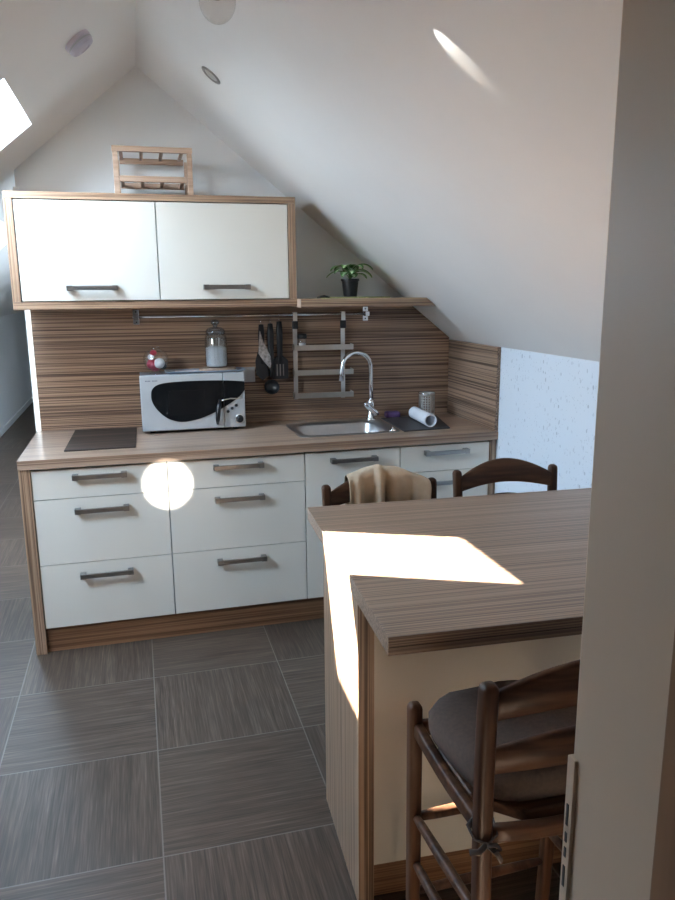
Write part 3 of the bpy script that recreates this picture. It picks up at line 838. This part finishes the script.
# ------------------------------------------------------------------ wine rack on the wall cabinet
t = thing('wine_rack', 'small slatted natural wood bottle rack on top of the wall cabinet', 'rack', (.647, .45, cz1))
t.rotation_euler = (0, 0, -.01); t.scale = (.93, 1, .96)
z0 = .0005
for sx in (-1, 1):
    for y in (-.095, .145):
        bm = bmesh.new(); box(bm, sx*.176-.0125, sx*.176+.0125, y-.011, y+.011, z0, .188, .002)
        new_obj('post', bm, zebrano('pine_z%d%d' % (sx, y*1000), 2, lo=(.29, .205, .14), mid=(.37, .275, .195), hi=(.45, .345, .25), rough=.5, dens=30, crisp=.8) if False else M['pine'], t)
for z in (.172, .055):
    for y in (-.095, .145):
        bm = bmesh.new()
        if y < 0 and z > .1: box(bm, -.1905, .1905, y-.012, y+.012, .189, .214, .002)
        else: box(bm, -.161, .161, y-.010, y+.010, z, z+.027, .002)
        if not (y < 0 and z > .1) or True: new_obj('rail', bm, M['pine'], t)
    for x in (-.150, -.053, .043, .140):
        bm = bmesh.new(); box(bm, x-.008, x+.008, -.083, .133, z+.004+(.012 if z > .1 else 0), z+.020+(.012 if z > .1 else 0), .0015)
        new_obj('cross_slat', bm, M['pine'], t)

# ------------------------------------------------------------------ potted plant on the shelf
t = thing('potted_plant', 'small plant with white-veined green leaves in a black pot on the shelf', 'plant', (1.600, .44, 1.5644))
bm = bmesh.new(); lathe(bm, [(0, 0), (.033, 0), (.034, .003), (.043, .078), (.047, .079), (.047, .090), (.043, .090), (.041, .078), (0, .076)], 32)
smooth_angle(new_obj('pot', bm, M['pot'], t))
bm = bmesh.new(); lathe(bm, [(0, .081), (.041, .079)], 24); new_obj('soil', bm, M['soil'], t)
leaves = [(-100, .9, .085, .03), (-25, 1.0, .095, .03), (-155, 1.0, .095, .035), (10, .9, .120, .02), (170, .9, .115, .02), (-62, 1.15, .085, .055),
          (90, 1.0, .09, .04), (55, 1.0, .095, .05), (130, 1.1, .09, .05), (-128, 1.2, .085, .055), (-8, 1.25, .115, .05), (190, 1.2, .105, .045), (-88, .6, .060, .015), (230, .8, .085, .02), (-45, .7, .085, .015)]
for az, el, ln, st in leaves:
    a = math.radians(az); out = Vector((math.cos(a), math.sin(a), 0))
    base = Vector((0, 0, .080)); tip0 = base + out*.018 + Vector((0, 0, .015+st*.8))
    bm = bmesh.new(); tube(bm, [base, (base+tip0)/2+Vector((0, 0, .004)), tip0], .0018, 6)
    s_ = new_obj('stem', bm, M['stem'], t, True)
    side = Vector((-math.sin(a), math.cos(a), 0))
    bm = bmesh.new(); uvl = bm.loops.layers.uv.new('uv'); N = 11; rows = []; c = tip0.copy()
    for i in range(N):
        f = i/(N-1); th = el - (el+.85)*f**.8
        if i: c = c + (out*math.cos(th)+Vector((0, 0, math.sin(th))))*ln/(N-1)
        up = Vector((0, 0, math.cos(th))) - out*math.sin(th)
        w = .026*max(0, math.sin(PI*(f**.85*.96+.04)))**.75 + .0004
        rows.append([bm.verts.new(c + side*w*k + up*(.005*abs(k))) for k in (-1, -.5, 0, .5, 1)])
    for i in range(N-1):
        for k in range(4):
            fc = bm.faces.new((rows[i][k], rows[i][k+1], rows[i+1][k+1], rows[i+1][k]))
            for lp_, (uu, vv) in zip(fc.loops, ((k/4, i/8), ((k+1)/4, i/8), ((k+1)/4, (i+1)/8), (k/4, (i+1)/8))): lp_[uvl].uv = (uu, vv)
    o = new_obj('leaf', bm, M['leaf'], t, True)
    md = o.modifiers.new('s', 'SOLIDIFY'); md.thickness = .0008
bm = bmesh.new()
pts_ = [(1.46, .30), (1.60, .275), (1.76, .29), (1.80, .38), (1.74, .50), (1.58, .53), (1.45, .50), (1.43, .38)]
prism(bm, smoothpoly(pts_, 2), 'z', .0004+1.558, 1.558+.0062)
tag(new_obj('plant_mat', bm, M['moss']), 'thin olive-yellow mat lying on the shelf under the plant pot', 'mat')
bm = bmesh.new(); tube(bm, [(1.395, .32, 1.565), (1.43, .315, 1.569), (1.455, .30, 1.565)], [.004, .0065, .004], 10)
tag(new_obj('pebble', bm, M['nylon'], None, True), 'tiny black object on the shelf left of the plant pot', 'trinket')

# ------------------------------------------------------------------ island
ISL = (1.033, -1.0165); TI = -.0494; IZ = .90; DP = .968
t = thing('island_worktop', 'striped grey-brown laminate top of the kitchen island, partly in sunlight', 'worktop', (*ISL, 0), TI)
bm = bmesh.new(); prism(bm, [(0, 0), (0, -DP), (1.249, -DP), (1.204, -.003)], 'z', IZ-.042, IZ, .0008)
new_obj('top_board', bm, M['lam_isl'], t)
bm = bmesh.new(); prism(bm, [(.0015, -DP-.0008), (.0015, -DP-.0002), (1.2, -DP-.0002), (1.2, -DP-.0008)], 'z', IZ-.024, IZ-.022)
new_obj('edge_seam', bm, plain('seam_dark', (.05, .03, .02), .6), t)
t = thing('kitchen_island', 'white panelled kitchen island base with striped wood end panel and plinth', 'island', (*ISL, 0), TI)
bm = bmesh.new(); box(bm, .0005, .042, -.700, -.262, 0, IZ-.0425, .001)
ep = new_obj('end_panel', bm, M['lam_z'], t)
bm = bmesh.new(); prism(bm, [(.043, -.690), (1.236, -.690), (1.219, -.330), (.043, -.330)], 'z', .110, IZ-.0425)
new_obj('carcass', bm, M['white_front'], t)
bm = bmesh.new(); prism(bm, [(.043, -.675), (1.235, -.675), (1.219, -.345), (.043, -.345)], 'z', 0, .1095)
new_obj('plinth', bm, M['plinth'], t)

# ------------------------------------------------------------------ stools
def stool(label):
    t = thing('bar_stool', label, 'stool', (0, 0, 0), 0, 'dark wooden stools around the island')
    SZ = .662
    def leg(p0, p1, p2, w0, w1, w2, top_round=True):
        bm = bmesh.new(); secs = []
        def sec(c, w, d): return [(c[0]+x, c[1]+y, c[2]) for x, y in rrect(w, d, min(w, d)*.55, 4)]
        P = [Vector(p0), Vector(p1), Vector(p2)]
        for i in range(13):
            f = i/12
            a = P[0]*(1-f)**2 + P[1]*2*f*(1-f) + P[2]*f*f
            w = w0*(1-f)**2 + w1*2*f*(1-f) + w2*f*f
            secs.append(sec(a, w, w*1.05))
        e = P[2]
        for dz, k in ((.006, .92), (.010, .75), (.013, .45)):
            secs.append(sec(e+Vector((0, 0, dz)), w2*k, w2*1.05*k))
        loft(bm, secs); return new_obj('leg', bm, M['stool'], t, True)
    for s in (-1, 1):
        leg((s*.180, -.205, 0), (s*.181, -.150, .62), (s*.190, -.188, .94), .0135, .0160, .0150)
        leg((s*.172, .180, 0), (s*.178, .165, .35), (s*.180, .165, .700), .0135, .0150, .0150)
    # seat frame rails (bowed)
    bm = bmesh.new()
    def bow(a, b, sag, w, h, n=9):
        a, b = Vector(a), Vector(b); secs = []
        d = (b-a).normalized(); sd = Vector((-d.y, d.x, 0))
        for i in range(n):
            f = i/(n-1); c = a.lerp(b, f) - Vector((0, 0, sag*math.sin(PI*f)))
            secs.append([c + sd*x + Vector((0, 0, y)) for x, y in rrect(w, h, min(w, h)*.6, 3)])
        loft(bm, secs)
    bow((-.172, -.165, SZ-.022), (-.176, .158, SZ-.008), .010, .011, .017)
    bow((.172, -.165, SZ-.022), (.176, .158, SZ-.008), .010, .011, .017)
    bow((-.168, -.168, SZ-.020), (.168, -.168, SZ-.020), .016, .011, .016)
    bow((-.172, .166, SZ-.012), (.172, .166, SZ-.012), .010, .011, .017)
    new_obj('seat_frame', bm, M['stool_x'], t, True)
    bm = bmesh.new(); prism(bm, smoothpoly([(-.162, -.155), (.162, -.155), (.166, .150), (-.166, .150)], 1), 'z', SZ-.030, SZ-.004, .003)
    new_obj('seat', bm, M['stool_x'], t)
    # back slats : crest and lower slat, curved
    def slat(zb0, zt0, rise_t, rise_b, yo):
        bm = bmesh.new(); secs = []; n = 17
        for i in range(n):
            f = i/(n-1); x = -.182+.364*f; k = math.sin(PI*f)**.9
            y = yo - .026*math.sin(PI*f)
            zt = zt0 + rise_t*k; zb = zb0 + rise_b*k; th = .0085
            yt = y - (zt-zt0+.03)*.10
            secs.append([(x, y-th, zb), (x, y-th*.4, zb-.003), (x, y+th, zb), (x, yt+th, zt-.004), (x, yt+th*.4, zt), (x, yt-th*.4, zt), (x, yt-th, zt-.004)])
        loft(bm, secs); o = new_obj('back_slat', bm, M['stool_x'], t, True); return smooth_angle(o, 60)
    slat(.875, .925, .058, .022, -.176)
    slat(.768, .812, .040, .012, -.169)
    # rungs
    def rung(a, b, r=.0105):
        bm = bmesh.new(); a, b = Vector(a), Vector(b)
        tube(bm, [a, a.lerp(b, .15), a.lerp(b, .5), a.lerp(b, .85), b], [r*.75, r, r*1.15, r, r*.75], 12)
        new_obj('rung', bm, M['stool'], t, True)
    for s in (-1, 1):
        rung((s*.176, .168, .430), (s*.182, -.170, .465)); rung((s*.174, .172, .305), (s*.181, -.178, .335))
    rung((-.176, .168, .422), (.176, .168, .422), .0125); rung((-.174, .172, .22), (.174, .172, .22))
    rung((-.182, -.172, .40), (.182, -.172, .40))
    return t
near = stool('dark brown wooden stool with brown seat cushion at the near side of the island')
near.location = (1.246, -2.099, 0); near.rotation_euler = (0, 0, .015)
sa = copy_tree(near); sa['label'] = 'dark wooden stool behind the island with the beige towel over its back'
sa.location = (1.298, -1.145, 0); sa.rotation_euler = (0, 0, PI-.03)
sb = copy_tree(near); sb['label'] = 'dark wooden stool with a bare curved back behind the island, by the wallpapered wall'
sb.location = (1.804, -1.083, 0); sb.rotation_euler = (0, 0, PI-.0494)

# cushion on near stool (top-level thing), follows the stool position
t = thing('seat_cushion', 'flat dark taupe cushion tied to the seat of the near stool', 'cushion', (1.246, -2.099, .6595), .015)
bm = bmesh.new()
secs = []
for k, (sc_, z) in enumerate(((.80, .0), (.96, .006), (1.0, .030), (1.0, .052), (.94, .070), (.75, .079), (.4, .083), (.05, .084))):
    pts_ = smoothpoly([(-.150, -.135), (.0, -.150), (.150, -.135), (.174, .0), (.176, .150), (0, .185), (-.176, .150), (-.174, .0)], 2)
    secs.append([(x*sc_, y*sc_, z + (.003*math.sin(x*40)*math.cos(y*35) if k > 3 else 0)) for x, y in pts_])
loft(bm, secs)
new_obj('pad', bm, M['cushion'], t, True)
def ribbon(pts, w=.0055):
    bm = bmesh.new(); tube(bm, pts, w, 8, flat=(1, .3)); new_obj('tie', bm, M['ribbon'], t, True)
ribbon([(-.150, -.120, .004), (-.172, -.130, -.006), (-.201, -.150, -.010), (-.204, -.182, -.012), (-.185, -.196, -.014), (-.160, -.182, -.012), (-.152, -.15, -.006)])
ribbon([(-.187, -.196, -.014), (-.172, -.204, -.028), (-.160, -.202, -.050)])
ribbon([(-.187, -.196, -.014), (-.205, -.203, -.020), (-.222, -.200, -.019)])
ribbon([(-.187, -.197, -.014), (-.172, -.205, -.012), (-.163, -.205, -.022), (-.178, -.203, -.026), (-.187, -.198, -.016)], .004)

# towel over stool A's back
def towel():
    bm = bmesh.new(); NU, NV = 60, 34
    L0 = .20; rows = []
    for j in range(NV+1):
        row = []
        for i in range(NU+1):
            f = i/NU; xl = -.176+.292*f             # local along the back (mirrored by the pi turn)
            k = math.sin(PI*min(1, max(0, (xl+.182)/.364)))**.9
            zc = .925+.058*k + .006; yc = -.176-.026*math.sin(PI*min(1, max(0, (xl+.182)/.364)))-.008
            s = (j/NV-.5)*2
            fold = .008*math.sin(f*19+.6)+.004*math.sin(f*43+1.2)+ .034*math.exp(-((f-.62)/.035)**2)+.022*math.exp(-((f-.88)/.04)**2)-.016*math.exp(-((f-.73)/.05)**2)-.008*math.exp(-((f-.53)/.03)**2)
            hump = .002*math.sin(f*19+.6)+.007*math.exp(-((f-.60)/.05)**2)
            a = abs(s)
            if a < .14:
                th = (s/.14)*PI/2; y = yc + (.020+abs(fold)*.3)*math.sin(th); z = zc + .010*math.cos(th) + hump*math.cos(th)
            else:
                d = (a-.14)/.86*L0; sg = 1 if s > 0 else -1
                y = yc + sg*(.020+ .006 + fold*(.4+d*6 if d < .1 else 1)*sg*(1 if sg < 0 else 1) + .004); z = zc - d
                xl = xl + (f-.62)*(-.02)*d/L0
            row.append(bm.verts.new((xl, y, z)))
        rows.append(row)
    for j in range(NV):
        for i in range(NU): bm.faces.new((rows[j][i], rows[j][i+1], rows[j+1][i+1], rows[j+1][i]))
    o = new_obj('towel', bm, M['towel'], None, True)
    o.location = sa.location; o.rotation_euler = sa.rotation_euler
    md = o.modifiers.new('s', 'SOLIDIFY'); md.thickness = .005; md.offset = 1
    md = o.modifiers.new('b', 'SUBSURF'); md.levels = 1; md.render_levels = 1
    return o
tag(towel(), 'beige terry towel draped in folds over the back of a stool behind the island', 'towel')

# ------------------------------------------------------------------ ceiling fittings
def on_slope(x, y, right=True):
    z = RZ - abs(x-RX)*(RZ-KZ)/(KX-RX); n = -(nR if right else nL)
    rot = Vector((0, 0, 1)).rotation_difference(n).to_matrix().to_4x4()
    return Matrix.Translation((x, y, z)) @ rot
t = thing('recessed_spotlight', 'small chrome recessed spotlight in the right ceiling slope', 'spotlight')
t.matrix_world = on_slope(.876, -.098)
bm = bmesh.new(); lathe(bm, [(.046, 0), (.045, .003), (.040, .005), (.033, .004), (.030, .0015)], 32); new_obj('ring', bm, M['handle'], t, True)
bm = bmesh.new(); lathe(bm, [(0, .0035), (.018, .003), (.030, .001)], 32); new_obj('lens', bm, M['steel'], t, True)
t = thing('smoke_detector', 'round pale lilac smoke detector on the left ceiling slope', 'smoke detector')
t.matrix_world = on_slope(.382, -.262, False)
bm = bmesh.new(); lathe(bm, [(.052, .0), (.053, .012), (.050, .014)], 36); new_obj('base_plate', bm, M['smoke_w'], t, True)
bm = bmesh.new(); lathe(bm, [(.049, .014), (.050, .026), (.044, .036), (.026, .040), (.024, .036), (0, .036)], 36); smooth_angle(new_obj('cover', bm, M['smoke_w'], t), 35)
bm = bmesh.new(); lathe(bm, [(.0505, .018), (.0512, .0185), (.0512, .0215), (.0505, .022)], 36); new_obj('vent_ring', bm, M['grey_plastic'], t, True)
# glass ceiling lamp (bottom of its shade is in view)
lx, ly, lz = .803, -1.0, 2.34
t = thing('pendant_lamp', 'clear rounded glass lamp shade hanging at the top edge above the kitchen', 'lamp', (lx, ly, lz))
topz = RZ-(lx-RX)*(RZ-KZ)/(KX-RX)-lz
bm = bmesh.new()
pr = [(0, 0)]
for i in range(1, 14):
    a = PI/2*i/13; pr.append((.052*math.sin(a), .060*(1-math.cos(a))))
pr += [(.050, .085), (.040, .115), (.026, .130)]
outer = pr
lathe(bm, outer, 40); o = new_obj('glass_shade', bm, thin_glass('lamp_glass', (.93, .91, .89), .025, .02), t, True)
bm = bmesh.new(); lathe(bm, [(.027, .125), (.027, .155), (.012, .165), (0, .165)], 24); new_obj('holder', bm, M['chrome'], t, True)
bm = bmesh.new(); tube(bm, [(0, 0, .163), (0, 0, topz-.002)], .004, 8); new_obj('stem', bm, M['chrome'], t, True)
bm = bmesh.new(); lathe(bm, [(0, .06), (.012, .064), (.018, .078), (.016, .095), (.010, .125)], 20); new_obj('bulb', bm, thin_glass('bulb_glass', (.9, .85, .8), .1), t, True)

# ------------------------------------------------------------------ light
w = bpy.data.worlds.new('sky'); sc.world = w; w.use_nodes = True
wt = w.node_tree; wt.nodes.clear()
wo = wt.nodes.new('ShaderNodeOutputWorld'); bg = wt.nodes.new('ShaderNodeBackground')
tc = wt.nodes.new('ShaderNodeTexCoord'); sp_ = wt.nodes.new('ShaderNodeSeparateXYZ'); rp = wt.nodes.new('ShaderNodeValToRGB')
wt.links.new(tc.outputs['Generated'], sp_.inputs[0]); wt.links.new(sp_.outputs[2], rp.inputs[0])
rp.color_ramp.elements[0].color = (.78, .90, 1, 1); rp.color_ramp.elements[1].color = (.46, .71, 1, 1)
wt.links.new(rp.outputs[0], bg.inputs[0]); bg.inputs[1].default_value = 37.0
wt.links.new(bg.outputs[0], wo.inputs[0])

SUN = Vector((1.235, -1.33, -1.37)).normalized()
def sun_light():
    L = bpy.data.lights.new('sun', 'SUN'); L.energy = 135; L.angle = math.radians(.53); L.color = (1, .90, .76)
    o = bpy.data.objects.new('sun', L); COL.objects.link(o)
    o.rotation_euler = SUN.to_track_quat('-Z', 'Y').to_euler(); o.location = (-3, 3, 5)
sun_light()
def spot(name, loc, target, half_deg, energy, col=(1, .96, .9), blend=.12, rad=.004):
    L = bpy.data.lights.new(name, 'SPOT'); L.energy = energy; L.spot_size = math.radians(2*half_deg); L.spot_blend = blend
    L.shadow_soft_size = rad; L.color = col
    o = bpy.data.objects.new(name, L); COL.objects.link(o); o.location = loc
    o.rotation_euler = (Vector(target)-Vector(loc)).to_track_quat('-Z', 'Y').to_euler()
spot('added_glint_spot', (.42, -2.3, 1.45), (.619, .02, .750), 2.9, 520, blend=.35)  # added spot without fixture, imitates a round sun reflection on the drawers

# added spot just off the right slope, imitates a streak of reflected sun
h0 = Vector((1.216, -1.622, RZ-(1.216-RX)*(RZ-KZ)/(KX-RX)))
spot('added_ceiling_glint', h0 - nR*.045 - eR*.09, h0 + eR*.045, 12.5, 2.0, (1, .97, .9), .8, .002)

# ------------------------------------------------------------------ camera
cam = bpy.data.cameras.new('camera'); co = bpy.data.objects.new('camera', cam); COL.objects.link(co); sc.camera = co
yaw, pitch, roll, f = .26, -.212, -.0089, 746.16
cy, sy, cp, sn = math.cos(yaw), math.sin(yaw), math.cos(pitch), math.sin(pitch)
fw = Vector((sy*cp, cy*cp, sn)); rt = Vector((cy, -sy, 0)); up = rt.cross(fw)
r2 = rt*math.cos(roll)+up*math.sin(roll); u2 = up*math.cos(roll)-rt*math.sin(roll)
m = Matrix((r2, u2, -fw)).transposed().to_4x4(); m.translation = (.5223, -3.3294, 1.6017)
co.matrix_world = m
cam.sensor_fit = 'VERTICAL'; cam.sensor_height = 36; cam.lens = f/900*36; cam.clip_start = .02

sc.view_settings.view_transform = 'Standard'; sc.view_settings.look = 'None'
sc.view_settings.gamma = 1; sc.view_settings.use_curve_mapping = False
sc.view_settings.exposure = 0.33
sc.cycles.max_bounces = 10; sc.cycles.diffuse_bounces = 7; sc.cycles.transparent_max_bounces = 16
sc.cycles.sample_clamp_indirect = 8; sc.cycles.caustics_reflective = False
